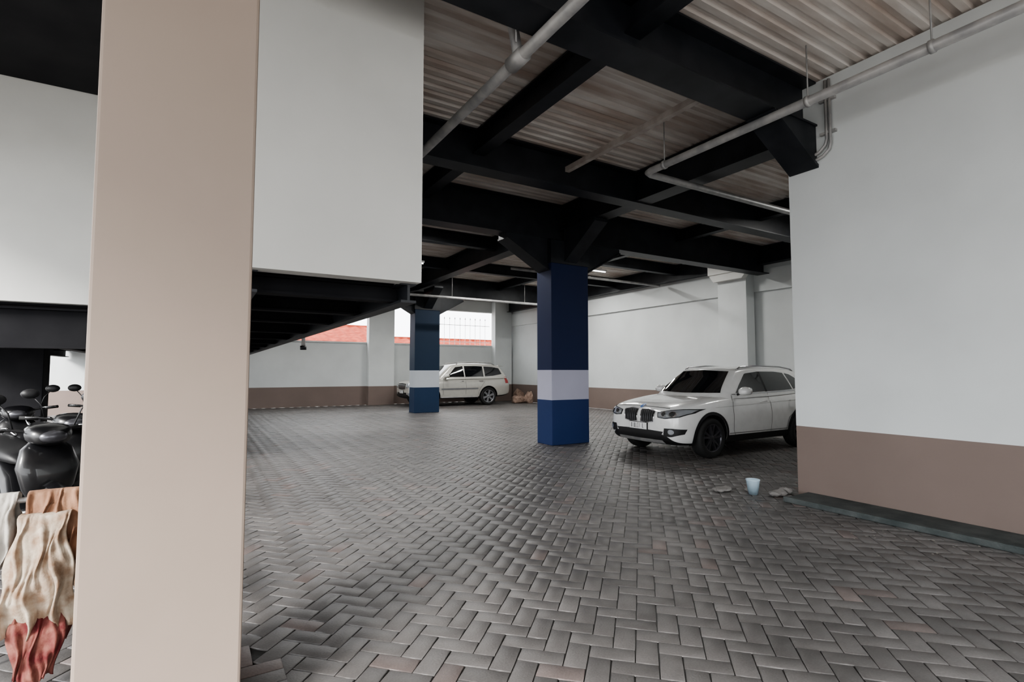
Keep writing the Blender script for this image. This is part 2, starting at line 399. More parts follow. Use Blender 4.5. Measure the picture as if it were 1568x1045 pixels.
for i in range(60):
    x = random.gauss(5.5, .3); y = random.uniform(1.8, 4.0)
    if x > 5.76: continue
    a = random.random()*PI; s = random.uniform(.005, .015)
    M = Matrix.Translation((x, y, .004)) @ Matrix.Rotation(a, 4, 'Z')
    mb.add([M @ Vector(p) for p in ((-s, -s*.4, 0), (s, -s*.5, .004), (s*.8, s*.5, 0), (-s*.7, s*.4, .006))], [(0, 1, 2, 3)], M_leaf)
mb.obj('leaf_litter')
M_sack = noise_mat('jute_sack', (.20, .13, .10), (.34, .25, .2), 12, .9, bump=.5)
rocks('sack_pile', [(12.85, 20.75, .32, .36), (13.25, 20.5, .28, .5), (13.1, 21.1, .3, .6)], M_sack)

# ------------------------------------------------------------------ outside: railing, neighbour house
M_rail = flat('white_railing_paint', (.9, .9, .9), .5)
mb = MB()
def rail(x0, x1):
    for z in (2.92, 3.75): mb.box((x0, 23.30, z), (x1, 23.32, z+.025), M_rail)
    x = x0+.05
    while x < x1:
        mb.box((x, 23.305, 2.79), (x+.014, 23.32, 4.05), M_rail); mb.prism([(x-.02, 4.05), (x+.034, 4.05), (x+.007, 4.16)], 'y', 23.30, 23.32, M_rail); x += .28
rail(9.3, 12.7)
mb.obj('window_railing')
def house(x0, x1, zb):
    e = empty('neighbour_house')
    M_tile = noise_mat('clay_roof_tile', (.17, .028, .015), (.27, .06, .035), 3, .85, spec=.15)
    M_hw = flat('house_wall', (.72, .70, .66), .8)
    mb = MB(); mb.box((x0+.5, 30, -.03), (x1-.5, 38, zb+.15), M_hw); mb.obj('walls', e)
    mb = MB()
    n = int((x1-x0)*5); dx = (x1-x0)/n
    for row in range(12):
        y0 = 29.4+row*.38; z0 = zb+row*.12
        vs = []
        for i in range(n+1):
            x = x0+i*dx; w = .03*math.sin(i*PI/1.5)
            vs += [(x, y0, z0+w), (x, y0+.42, z0+.14+w), (x, y0, z0-.05+w)]
        fs = []
        for i in range(n): a = 3*i; fs += [(a, a+3, a+4, a+1), (a+2, a+5, a+3, a)]
        mb.add(vs, fs, M_tile)
    mb.box((x0, 33.8, zb+1.33), (x1, 34.1, zb+1.5), M_tile)
    mb.obj('roof', e)
house(-6, 10.2, 2.95); house(10.6, 25, 2.3)

# ------------------------------------------------------------------ vehicles
def lerp(a, b, t): return a+(b-a)*t
def resample(pl, n):
    pl = [Vector(p) for p in pl]; d = [0]
    for i in range(1, len(pl)): d.append(d[-1]+(pl[i]-pl[i-1]).length)
    out = []
    for k in range(n):
        t = d[-1]*k/(n-1); i = 1
        while i < len(pl)-1 and d[i] < t: i += 1
        f = (t-d[i-1])/max(1e-9, d[i]-d[i-1]); out.append(pl[i-1].lerp(pl[i], min(1, max(0, f))))
    return out

def eval_mesh(o):
    dg = bpy.context.evaluated_depsgraph_get(); ev = o.evaluated_get(dg)
    return bpy.data.meshes.new_from_object(ev)

def make_car(name, P, loc, rz, paint):
    e = empty(name, loc, rz)
    tab = P['tab']  # (x, w, zbot, ztop)
    L = tab[-1][0]
    rings = []
    for x, w, zb, zt in tab:
        h = zt-zb
        half = [(.80*w, zb), (.95*w, zb+.05), (.985*w, zb+.30*h), (w, zb+.52*h), (.985*w, zb+.76*h), (.93*w, zb+.93*h), (.80*w, zt), (.45*w, zt+.012)]
        ring = [(x, -a, b) for a, b in half] + [(x, a, b) for a, b in half[::-1]]
        rings.append(ring)
    n = len(rings[0]); vs = [p for r in rings for p in r]
    fs = []; mk = []
    for i in range(len(rings)-1):
        for k in range(n):
            fs.append((i*n+k, i*n+(k+1) % n, (i+1)*n+(k+1) % n, (i+1)*n+k))
            mk.append(1 if k in (0, n-2, n-1) else 0)
    for base in (0, (len(rings)-1)*n):
        for k in range(n//2-1):
            fs.append((base+k, base+k+1, base+n-2-k, base+n-1-k)); mk.append(1 if k == 0 else 0)
    me = bpy.data.meshes.new('bodyraw'); me.from_pydata(vs, [], fs)
    for m in (paint, M_black): me.materials.append(m)
    me.polygons.foreach_set('material_index', mk)
    bm = bmesh.new(); bm.from_mesh(me); bmesh.ops.recalc_face_normals(bm, faces=bm.faces[:]); bm.to_mesh(me); bm.free()
    o = bpy.data.objects.new('body', me); COL.objects.link(o)
    sb = o.modifiers.new('s', 'SUBSURF'); sb.levels = 2; sb.render_levels = 2
    cut = []
    ra = P['r']*1.17
    for ax in P['axles']:
        for sy in (-1, 1):
            c = MB(); c.lathe([(0, 0), (ra, 0), (ra, .7), (0, .7)], (ax, .52 if sy > 0 else -1.22, P['r']), M_black, 'y', 40)
            co_ = c.obj('cut'); bmm = bmesh.new(); bmm.from_mesh(co_.data); bmesh.ops.remove_doubles(bmm, verts=bmm.verts[:], dist=1e-5)
            bmesh.ops.recalc_face_normals(bmm, faces=bmm.faces[:]); bmm.to_mesh(co_.data); bmm.free()
            b = o.modifiers.new('b', 'BOOLEAN'); b.object = co_; b.operation = 'DIFFERENCE'; b.solver = 'EXACT'; cut.append(co_)
    bpy.context.view_layer.update()
    for m in o.modifiers:
        if m.type == 'BOOLEAN': m.show_viewport = False
    solid = eval_mesh(o)
    for m in o.modifiers: m.show_viewport = True
    new = eval_mesh(o)
    for md in list(o.modifiers): o.modifiers.remove(md)
    o.data = new
    for c in cut: bpy.data.objects.remove(c, do_unlink=True)
    for p in new.polygons:
        c = p.center
        for ax in P['axles']:
            if math.hypot(c.x-ax, c.z-P['r']) < ra+.004 and abs(c.y) < tab[5][1]*.995 and (abs(p.normal.y) < .3 or abs(c.y) < .56): p.material_index = 1
        p.use_smooth = True
    new.name = 'body'
    try: new.set_sharp_from_angle(angle=math.radians(40))
    except Exception: pass
    o.parent = e
    B, T = P['B'], P['T']
    rr = []
    for b, t in zip(B, T):
        b = Vector(b); t = Vector(t)
        m1 = b.lerp(t, .2); m2 = b.lerp(t, .9)
        half = [b-Vector((0, 0, .06)), m1, m2, t, Vector((t.x, t.y*.8, t.z+.030)), Vector((t.x, t.y*.35, t.z+.045))]
        rr.append([Vector((p.x, -p.y, p.z)) for p in half]+half[::-1])
    n2 = len(rr[0]); vs = [p[:] for r in rr for p in r]; fs = []
    for i in range(len(rr)-1):
        for k in range(n2-1): fs.append((i*n2+k, i*n2+k+1, (i+1)*n2+k+1, (i+1)*n2+k))
    for base, s in ((0, -1), ((len(rr)-1)*n2, 1)):
        h = n2//2
        mids = []
        for k in range(h):
            p = Vector(vs[base+k]); q = Vector(vs[base+n2-1-k]); mids.append((p+q)/2+Vector((s*.11*(1-k/(h-1)*.6), 0, .0)))
        o2 = len(vs); vs += [m[:] for m in mids]
        for k in range(h-1):
            fs.append((base+k, base+k+1, o2+k+1, o2+k)); fs.append((o2+k, o2+k+1, base+n2-2-k, base+n2-1-k))
        fs.append((base+h-1, base+h, o2+h-1))
    g = MB(); g.add(vs, fs, paint, True); go = g.obj('cabin', e)
    sb = go.modifiers.new('s', 'SUBSURF'); sb.levels = 2; sb.render_levels = 2
    bpy.context.view_layer.update()
    gm = eval_mesh(go); go.modifiers.clear(); go.data = gm
    V = []; F = []
    for mm in (solid, gm):
        k = len(V); V += [v.co.copy() for v in mm.vertices]; F += [[i+k for i in p.vertices] for p in mm.polygons]
    bvh = BVHTree.FromPolygons(V, F)
    def patch(name, lo, hi, ax, mat, nu=14, nv=5, off=.006, both=True):
        a = resample(lo, nu); b = resample(hi, nu); mbp = MB()
        for sgn in ((1, -1) if both else (1,)):
            vs = []
            for i in range(nu):
                for j in range(nv):
                    p = a[i].lerp(b[i], j/(nv-1))
                    if ax == 'x': og = Vector((-2, p[0]*sgn, p[1])); d = Vector((1, 0, 0))
                    elif ax == 'X': og = Vector((L+2, p[0]*sgn, p[1])); d = Vector((-1, 0, 0))
                    elif ax == 'z': og = Vector((p[0], p[1]*sgn, 4)); d = Vector((0, 0, -1))
                    else: og = Vector((p[0], 3*sgn, p[1])); d = Vector((0, -sgn, 0))
                    h = bvh.ray_cast(og, d)
                    if h[0] is None: h = bvh.find_nearest(og+d*2)
                    nn = h[1]
                    if nn.dot(d) > 0: nn = -nn
                    vs.append(h[0]+nn*off)
            fs = [(i*nv+j, i*nv+j+1, (i+1)*nv+j+1, (i+1)*nv+j) for i in range(nu-1) for j in range(nv-1)]
            mbp.add(vs, fs, mat, True)
        return mbp.obj(name, e)
    def line(name, pts, ax, mat, w=.008, **k):
        a = [Vector(p) for p in pts]; lo = []; hi = []
        for i, p in enumerate(a):
            t = (a[min(i+1, len(a)-1)]-a[max(i-1, 0)]).normalized(); nn = Vector((-t[1], t[0]))*w/2
            lo.append(p-nn); hi.append(p+nn)
        return patch(name, lo, hi, ax, mat, nu=max(8, len(a)*3), nv=2, off=k.get('off', .004), both=k.get('both', True))
    P['detail'](e, patch, line, P)
    for i, ax in enumerate(P['axles']):
        lo = []; hi = []
        for k in range(25):
            a = PI*(k/24)*1.16-.25
            lo.append((ax+ra*.985*math.cos(a), P['r']+ra*.985*math.sin(a))); hi.append((ax+(ra+P['trim'])*math.cos(a), P['r']+(ra+P['trim'])*math.sin(a)))
        patch('arch_trim_%d' % i, lo, hi, 'y', P['trim_mat'] or paint, nu=26, nv=3, off=.012)
    k = 0
    for ax in P['axles']:
        for sy in (-1, 1):
            k += 1; r = P['r']; wd = .115; yc = sy*(P['track'])
            mbw = MB()
            rim = r*.70
            mbw.lathe([(rim, -wd*.95), (r*.90, -wd), (r*.975, -wd*.8), (r, -wd*.55), (r, wd*.55), (r*.975, wd*.8), (r*.90, wd), (rim, wd*.95), (rim*.97, wd*.6), (rim*.95, 0), (rim*.97, -wd*.6)], (ax, yc, r), M_rubber, 'y', 48, True)
            yo = sy*wd
            mbw.lathe([(rim*1.0, yo*.93), (rim*.94, yo*.96), (rim*.91, yo*.7), (rim*.9, 0)], (ax, yc, r), P['rim'], 'y', 48)
            mbw.lathe([(0.001, yo*.15), (rim*.9, yo*.15)], (ax, yc, r), M_black, 'y', 32)
            mbw.lathe([(.001, yo*.84), (r*.12, yo*.82), (r*.16, yo*.7), (r*.16, yo*.2)], (ax, yc, r), P['rim'], 'y', 24)
            ns = P['spokes']
            for s_ in range(ns):
                for da in ((-.13, .13) if P['double'] else (0,)):
                    a = 2*PI*s_/ns+.3+da
                    a2 = a+ (da*.8)
                    def pt(rad, ang, w, y):
                        c_, s2 = math.cos(ang), math.sin(ang)
                        return [(ax+rad*c_-w*s2, yc+y, r+rad*s2+w*c_), (ax+rad*c_+w*s2, yc+y, r+rad*s2-w*c_)]
                    w0, w1 = (.020, .014) if P['double'] else (.035, .045)
                    q = pt(r*.1, a, w0, yo*.80)+pt(rim*.94, a2, w1, yo*.88)+pt(r*.1, a, w0*1.3, yo*.5)+pt(rim*.94, a2, w1*1.3, yo*.5)
                    mbw.add(q, [(0, 1, 3, 2), (4, 6, 7, 5), (0, 2, 6, 4), (1, 5, 7, 3), (2, 3, 7, 6)], P['rim'])
            mbw.obj('wheel_%d' % k, e)
    return e

def mirrors(e, x, y, z, paint, s=1):
    mb = MB()
    for sy in (-1, 1):
        mb.loft([(x-.09*s, sy*(y+.10), z, .02, .02), (x-.07*s, sy*(y+.11), z, .08*s, .055*s), (x, sy*(y+.12), z+.01, .105*s, .075*s), (x+.07*s, sy*(y+.12), z+.01, .10*s, .072*s), (x+.075*s, sy*(y+.12), z+.01, .08*s, .06*s)], paint, 16, 'x', 2.6)
        mb.tube([(x, sy*(y-.04), z-.06), (x, sy*(y+.05), z-.02)], .022, M_black, 8)
    mb.obj('mirrors', e)
def plate(e, x, z, w=.43, h=.13, txt=8):
    mb = MB(); mb.box((x-.012, -w/2, z-h/2), (x+.03, w/2, z+h/2), M_ink); mb.box((x-.016, -w/2+.008, z-h/2+.008), (x, w/2-.008, z+h/2-.008), M_plate)
    rng = random.Random(5)
    yy = w/2-.05; step = (w-.09)/txt
    for i in range(txt):
        if i in (1, 6): yy -= step*.9 if i == 6 else step*.5; continue
        g = rng.choice(['L', 'I', 'U', 'E'])
        c = yy-step*.35; a = step*.3; t = .008
        z0, z1 = z-h*.28, z+h*.34
        mb.box((x-.018, c+a-t, z0), (x-.014, c+a, z1), M_ink)
        if g in 'U': mb.box((x-.018, c-a, z0), (x-.014, c-a+t, z1), M_ink)
        if g in 'ULE': mb.box((x-.018, c-a, z0), (x-.014, c+a, z0+t), M_ink)
        if g == 'E': mb.box((x-.018, c-a, z1-t), (x-.014, c+a, z1), M_ink)
        yy -= step
    mb.obj('number_plate', e)

paint_w = flat('white_car_paint', (.74, .74, .73), .25, 0, 1)
paint_s = flat('silver_car_paint', (.55, .54, .50), .28, .3, 1)

def circ(y, z, ry, rz_, upper):
    s = -1 if upper else 1
    return [(y+ry*math.cos(a), z+rz_*math.sin(a)) for a in [PI+s*PI*k/8 for k in range(9)]]
def det_cross(e, patch, line, P):
    patch('windscreen', [(-.70, 1.10), (0, 1.085), (.70, 1.10)], [(-.53, 1.49), (0, 1.515), (.53, 1.49)], 'x', M_glass, 20, 8, both=False)
    patch('side_window_front', [(1.62, 1.10), (1.9, 1.10), (2.48, 1.115)], [(1.78, 1.24), (2.06, 1.45), (2.44, 1.485)], 'y', M_glass)
    patch('side_window_rear', [(2.53, 1.115), (3.0, 1.125), (3.38, 1.14)], [(2.51, 1.487), (3.0, 1.485), (3.28, 1.46)], 'y', M_glass)
    patch('quarter_window', [(3.43, 1.145), (3.6, 1.165), (3.80, 1.22)], [(3.34, 1.455), (3.5, 1.43), (3.80, 1.29)], 'y', M_glass)
    line('window_chrome', [(1.5, 1.075), (2.4, 1.09), (3.4, 1.118), (3.7, 1.15), (3.88, 1.25)], 'y', M_chrome, .016)
    patch('b_pillar', [(2.47, 1.11), (2.54, 1.11)], [(2.43, 1.487), (2.52, 1.487)], 'y', M_black, 3, 6, .005)
    patch('rear_window', [(-.55, 1.2), (.55, 1.2)], [(-.5, 1.44), (.5, 1.44)], 'X', M_glass, both=False)
    line('door_gap_front', [(1.50, 1.06), (1.42, .85), (1.42, .45), (1.5, .33)], 'y', M_black)
    line('door_gap_mid', [(2.52, 1.09), (2.55, .75), (2.53, .33)], 'y', M_black)
    line('door_gap_rear', [(3.45, 1.10), (3.48, .95), (3.28, .70), (3.1, .60), (3.02, .36)], 'y', M_black)
    line('crease', [(.95, .86), (2.4, .90), (3.9, .95)], 'y', M_galv, .006, off=.002)
    patch('sill', [(1.25, .25), (3.1, .25)], [(1.25, .37), (3.1, .37)], 'y', M_black, 14, 3, .012)
    line('sill_trim', [(1.3, .40), (3.08, .40)], 'y', M_chrome, .012, off=.014)
    for i, x in enumerate((2.28, 3.25)):
        mb = MB()
        for s in (-1, 1): mb.tube([(x-.1, s*.905, .93), (x-.08, s*.935, .935), (x+.08, s*.935, .94), (x+.1, s*.905, .94)], .012, paint_w, 8)
        mb.obj('door_handle_%d' % i, e)
    patch('grille_frame', [(.035, .60), (.18, .585), (.345, .62)], [(.035, .835), (.20, .845), (.375, .80)], 'x', M_chrome, 12, 6, .010)
    patch('grille', [(.055, .615), (.18, .602), (.325, .632)], [(.055, .82), (.20, .828), (.355, .79)], 'x', M_black, 12, 6, .016)
    for i in range(6):
        y = .08+i*.046
        patch('grille_slat_%d' % i, [(y, .62), (y+.012, .62)], [(y+.008, .815), (y+.02, .815)], 'x', M_alloyd, 2, 5, .024)
    patch('headlight_rim', [(.44, .70), (.60, .685), (.80, .72), (.865, .78)], [(.42, .79), (.60, .825), (.80, .855), (.875, .845)], 'x', M_black, 16, 5, .006)
    patch('headlight', [(.46, .71), (.60, .70), (.79, .735), (.85, .785)], [(.44, .785), (.60, .812), (.79, .84), (.862, .832)], 'x', M_lamp, 16, 5, .012)
    for y in (.56, .71):
        patch('projector_ring', circ(y, .762, .047, .045, 0), circ(y, .762, .047, .045, 1), 'x', M_chrome, 10, 4, .018)
        patch('projector', circ(y, .762, .033, .032, 0), circ(y, .762, .033, .032, 1), 'x', M_ink, 10, 4, .022)
    patch('lower_intake', [(-.46, .335), (0, .33), (.46, .335)], [(-.56, .47), (0, .485), (.56, .47)], 'x', M_black, 20, 5, .008, both=False)
    patch('side_intake', [(.56, .40), (.70, .39), (.83, .44)], [(.58, .53), (.72, .535), (.85, .52)], 'x', M_black, 10, 4, .010)
    patch('fog_lamp', circ(.70, .475, .045, .042, 0), circ(.70, .475, .045, .042, 1), 'x', M_lamp, 10, 4, .02)
    patch('skid_plate', [(-.55, .27), (0, .26), (.55, .27)], [(-.52, .325), (0, .32), (.52, .325)], 'x', M_galv, 16, 3, .012, both=False)
    line('bonnet_gap', [(.06, .875), (.35, .87), (.62, .86)], 'x', M_black, .008)
    line('bonnet_crease', [(.28, .30), (.8, .42), (1.15, .52)], 'z', M_galv, .008, off=.002)
    patch('badge', circ(0, .875, .036, .034, 0), circ(0, .875, .036, .034, 1), 'x', flat('badge', (.08, .18, .45), .3), 10, 4, .012, both=False)
    patch('tail_lamp', [(.6, .9), (.86, .9)], [(.6, 1.03), (.84, 1.05)], 'X', M_red)
    plate(e, -.012, .535)
    mirrors(e, 1.62, .88, 1.13, paint_w)
    mb = MB()
    for s in (-1, 1): mb.tube([(1.95, s*.60, 1.53), (2.05, s*.60, 1.575), (2.6, s*.61, 1.60), (3.3, s*.60, 1.585), (3.7, s*.585, 1.54), (3.78, s*.58, 1.50)], .016, M_chrome, 8)
    mb.obj('roof_rails', e)
PX = dict(tab=[(0, .62, .40, .70), (.03, .72, .30, .80), (.10, .80, .24, .87), (.25, .86, .21, .915), (.50, .90, .20, .96), (.85, .915, .20, 1.01), (1.2, .915, .20, 1.05), (1.8, .915, .20, 1.07),
               (2.5, .915, .20, 1.09), (3.2, .915, .20, 1.115), (3.8, .90, .21, 1.15), (4.15, .87, .24, 1.14), (4.35, .82, .28, 1.05), (4.43, .74, .35, .95), (4.45, .66, .42, .88)],
          B=[(1.12, .74, 1.03), (1.40, .82, 1.06), (1.75, .85, 1.07), (2.4, .855, 1.08), (3.1, .85, 1.10), (3.7, .83, 1.13), (4.1, .79, 1.15), (4.28, .74, 1.16)],
          T=[(1.80, .60, 1.485), (1.90, .62, 1.51), (2.05, .635, 1.535), (2.5, .645, 1.56), (3.1, .64, 1.555), (3.55, .625, 1.53), (3.85, .60, 1.49), (4.0, .58, 1.46)],
          axles=(.84, 3.51), r=.345, track=.80, trim=.045, trim_mat=M_black, rim=M_alloyd, spokes=5, double=True, detail=det_cross)
make_car('crossover_car', PX, (6.78, 6.86, 0), 0, paint_w)

def det_suv(e, patch, line, P):
    patch('windscreen', [(-.70, 1.24), (0, 1.22), (.70, 1.24)], [(-.56, 1.72), (0, 1.74), (.56, 1.72)], 'x', M_glass, 20, 8, both=False)
    patch('side_window_front', [(1.68, 1.24), (1.9, 1.24), (2.50, 1.245)], [(1.86, 1.40), (2.12, 1.67), (2.47, 1.71)], 'y', M_glass)
    patch('side_window_rear', [(2.55, 1.245), (3.1, 1.25), (3.45, 1.255)], [(2.53, 1.715), (3.1, 1.715), (3.42, 1.70)], 'y', M_glass)
    patch('quarter_window', [(3.52, 1.26), (3.9, 1.28), (4.40, 1.36)], [(3.50, 1.70), (3.9, 1.68), (4.28, 1.62)], 'y', M_glass)
    patch('rear_window', [(-.58, 1.28), (.58, 1.28)], [(-.52, 1.67), (.52, 1.67)], 'X', M_glass, both=False)
    line('door_gap_front', [(1.55, 1.18), (1.48, .95), (1.5, .48)], 'y', M_black)
    line('door_gap_mid', [(2.54, 1.22), (2.57, .85), (2.55, .48)], 'y', M_black)
    line('door_gap_rear', [(3.5, 1.23), (3.50, 1.05), (3.25, .75), (3.15, .48)], 'y', M_black)
    patch('side_strip', [(1.4, .70), (3.15, .71)], [(1.4, .76), (3.15, .77)], 'y', M_alloy, 14, 3, .012)
    mb = MB()
    for s in (-1, 1): mb.box((1.38, s*.90-.06, .36), (3.12, s*.90+.06, .40), M_galv)
    mb.obj('side_step', e, bevel=.01)
    for i, x in enumerate((2.35, 3.3)):
        mb = MB()
        for s in (-1, 1): mb.tube([(x-.1, s*.90, 1.06), (x-.08, s*.94, 1.06), (x+.08, s*.94, 1.06), (x+.1, s*.90, 1.06)], .014, M_chrome, 8)
        mb.obj('door_handle_%d' % i, e)
    patch('grille', [(-.38, .74), (0, .72), (.38, .74)], [(-.44, .96), (0, .98), (.44, .96)], 'x', M_black, 16, 4, .010, both=False)
    for i in range(3):
        z = .78+i*.06; patch('grille_bar_%d' % i, [(-.40, z), (.40, z)], [(-.40, z+.022), (.40, z+.022)], 'x', M_chrome, 12, 2, .018, both=False)
    patch('headlight', [(.50, .78), (.68, .79), (.86, .88)], [(.50, .95), (.68, .99), (.87, 1.03)], 'x', M_lamp, 14, 5, .01)
    patch('lower_intake', [(-.5, .44), (.5, .44)], [(-.55, .60), (.55, .60)], 'x', M_black, 16, 4, .008, both=False)
    patch('fog_lamp', [(.66, .50), (.78, .50)], [(.66, .59), (.78, .59)], 'x', M_lamp, 6, 4, .012)
    patch('tail_lamp', [(4.55, .95), (4.72, .95)], [(4.5, 1.24), (4.66, 1.24)], 'y', M_red, 6, 5)
    plate(e, -.012, .62)
    mirrors(e, 1.62, .88, 1.27, paint_s, 1.1)
    mb = MB()
    for s in (-1, 1): mb.tube([(2.2, s*.64, 1.78), (2.3, s*.64, 1.86), (3.0, s*.65, 1.89), (3.9, s*.64, 1.86), (4.1, s*.63, 1.76)], .02, M_galv, 8)
    mb.obj('roof_rails', e)
    mb = MB(); mb.loft([(4.30, 0, 1.73, .52, .02), (4.45, 0, 1.735, .52, .028), (4.66, 0, 1.715, .48, .012)], paint_s, 20, 'x', 3); mb.obj('roof_spoiler', e)
PS = dict(tab=[(0, .68, .50, .88), (.03, .78, .40, .98), (.12, .85, .34, 1.05), (.3, .90, .31, 1.10), (.6, .925, .30, 1.13), (.95, .93, .30, 1.16), (1.3, .93, .30, 1.185), (2.0, .93, .31, 1.20),
               (2.8, .93, .31, 1.21), (3.5, .93, .31, 1.22), (4.2, .925, .33, 1.23), (4.55, .90, .36, 1.24), (4.74, .86, .42, 1.20), (4.81, .80, .46, 1.10), (4.83, .72, .52, 1.02)],
          B=[(1.20, .78, 1.16), (1.45, .84, 1.19), (1.8, .87, 1.20), (2.6, .87, 1.21), (3.4, .87, 1.22), (4.1, .86, 1.23), (4.55, .84, 1.24), (4.74, .80, 1.24)],
          T=[(1.90, .64, 1.72), (2.02, .665, 1.755), (2.2, .68, 1.785), (2.7, .70, 1.815), (3.4, .695, 1.81), (3.9, .67, 1.785), (4.25, .64, 1.74), (4.42, .61, 1.70)],
          axles=(.92, 3.67), r=.395, track=.81, trim=.05, trim_mat=None, rim=M_alloy, spokes=6, double=False, detail=det_suv)
make_car('suv_car', PS, (7.4, 21.3, 0), 0, paint_s)

# ------------------------------------------------------------------ motorcycles
def scooter(name, loc, rz, c):
    e = empty(name, loc, rz)
    Mb = flat('scooter_paint', c, .35, 0, .5); Ms = flat('seat_vinyl', (.008, .008, .009), .5)
    mb = MB()
    for x in (0, 1.26):
        mb.lathe([(.21, -.04), (.25, -.05), (.28, -.03), (.285, 0), (.28, .03), (.25, .05), (.21, .04), (.20, 0)], (x, 0, .285), M_rubber, 'y', 36, True)
        mb.lathe([(.21, -.03), (.19, -.03), (.19, .03), (.21, .03)], (x, 0, .285), M_alloyd, 'y', 36, True)
        mb.lathe([(.001, -.05), (.05, -.05), (.05, .05), (.001, .05)], (x, 0, .285), M_alloyd, 'y', 20)
        for k in range(5):
            a = 2*PI*k/5; mb.tube([(x, 0, .285), (x+.2*math.cos(a), 0, .285+.2*math.sin(a))], .014, M_alloyd, 6)
    mb.obj('wheels', e)
    mb = MB()
    for s in (-1, 1):
        mb.tube([(0, s*.08, .285), (.14, s*.08, .68)], .022, M_alloyd, 10)
        mb.tube([(1.26, s*.11, .30), (1.08, s*.13, .66)], .026, M_black, 10)
    mb.tube([(.14, 0, .62), (.24, 0, .98)], .03, M_black, 10)
    mb.tube([(.30, -.36, 1.03), (.24, -.22, 1.02), (.22, -.08, .99), (.22, .08, .99), (.24, .22, 1.02), (.30, .36, 1.03)], .013, M_black, 8)
    for s in (-1, 1):
        mb.tube([(.25, s*.25, 1.02), (.31, s*.38, 1.03)], .019, M_rubber, 10)
        mb.tube([(.24, s*.2, 1.02), (.22, s*.24, 1.16), (.24, s*.30, 1.24)], .006, M_black, 6)
        mb.loft([(.215, s*.32, 1.27, .02, .015), (.225, s*.32, 1.27, .07, .045), (.25, s*.32, 1.27, .075, .05), (.255, s*.32, 1.27, .06, .04)], M_black, 16, 'x')
        mb.tube([(.20, s*.22, 1.03), (.19, s*.36, 1.04)], .006, M_chrome, 6)
    mb.obj('handlebar_and_fork', e)
    mb = MB()
    mb.loft([(.02, 0, .96, .03, .03), (.05, 0, .96, .12, .07), (.14, 0, .98, .16, .085), (.26, 0, 1.0, .13, .06), (.32, 0, 1.0, .06, .03)], Mb, 18, 'x', 2.4)
    mb.loft([(.14, 0, .42, .05, .10), (.10, 0, .55, .06, .17), (.12, 0, .72, .07, .21), (.17, 0, .86, .06, .17), (.21, 0, .94, .04, .08)], Mb, 18, 'z', 2.4)
    arc = [(.31*math.cos(a), 0, .285+.31*math.sin(a)) for a in [math.radians(t) for t in range(20, 165, 12)]]
    for i in range(len(arc)-1):
        p, q = arc[i], arc[i+1]
        mb.add([(p[0], -.06, p[2]-.02), (p[0], 0, p[2]+.015), (p[0], .06, p[2]-.02), (q[0], -.06, q[2]-.02), (q[0], 0, q[2]+.015), (q[0], .06, q[2]-.02)], [(0, 1, 4, 3), (1, 2, 5, 4)], Mb, True)
    mb.loft([(.18, 0, .34, .12, .05), (.35, 0, .31, .15, .05), (.55, 0, .33, .15, .07), (.7, 0, .45, .14, .16), (.95, 0, .60, .15, .15), (1.25, 0, .72, .13, .10), (1.5, 0, .82, .07, .05), (1.58, 0, .85, .03, .02)], Mb, 20, 'x', 2.6)
    mb.obj('bodywork', e)
    mb = MB()
    mb.loft([(.58, 0, .70, .05, .02), (.64, 0, .74, .12, .05), (.85, 0, .76, .15, .06), (1.05, 0, .79, .15, .06), (1.25, 0, .83, .14, .055), (1.42, 0, .86, .10, .04), (1.48, 0, .87, .05, .02)], Ms, 18, 'x', 2.6)
    mb.obj('seat', e)
    mb = MB(); mb.tube([(1.3, -.12, .88), (1.52, -.11, .93), (1.58, 0, .94), (1.52, .11, .93), (1.3, .12, .88)], .014, M_chrome, 8); mb.obj('grab_rail', e)
    mb = MB(); mb.loft([(.78, .02, .30, .10, .10), (1.0, .02, .29, .13, .09), (1.2, .05, .29, .10, .07)], M_alloyd, 16, 'x', 3)
    mb.tube([(.8, -.1, .24), (.95, -.16, .22), (1.1, -.17, .26)], .02, M_chrome, 8); mb.loft([(1.08, -.17, .26, .03, .03), (1.12, -.17, .27, .055, .06), (1.48, -.18, .36, .055, .065), (1.53, -.18, .37, .03, .04)], M_alloyd, 14, 'x')
    mb.obj('engine_and_exhaust', e)
    mb = MB(); mb.loft([(.005, 0, .96, .05, .03), (.03, 0, .96, .09, .05), (.06, 0, .965, .10, .055)], M_alloyd, 16, 'x'); mb.obj('headlight', e)
    mb = MB(); mb.loft([(1.54, 0, .80, .06, .03), (1.59, 0, .80, .05, .025)], M_red, 12, 'x'); mb.obj('tail_lamp', e)
    mb = MB(); mb.tube([(.75, .10, .26), (.80, .24, .02), (.86, .26, .012)], .012, M_black, 8)
    for s in (-1, 1): mb.tube([(.75, s*.1, .25), (.9, s*.2, .01)], .010, M_black, 8)
    mb.obj('stand', e)
K = (.004, .004, .005)
scooter('motor_scooter', (-.98, 5.6, 0), math.radians(118), K)
scooter('motor_scooter', (-1.05, 6.9, 0), math.radians(112), K)
scooter('motor_scooter', (-1.9, 6.5, 0), math.radians(112), (.008, .008, .009))
scooter('motor_scooter', (-1.9, 8.7, 0), math.radians(100), K)
scooter('motor_scooter', (-1.1, 9.0, 0), math.radians(95), K)
scooter('motor_scooter', (-2.8, 8.9, 0), math.radians(92), (.03, .01, .012))

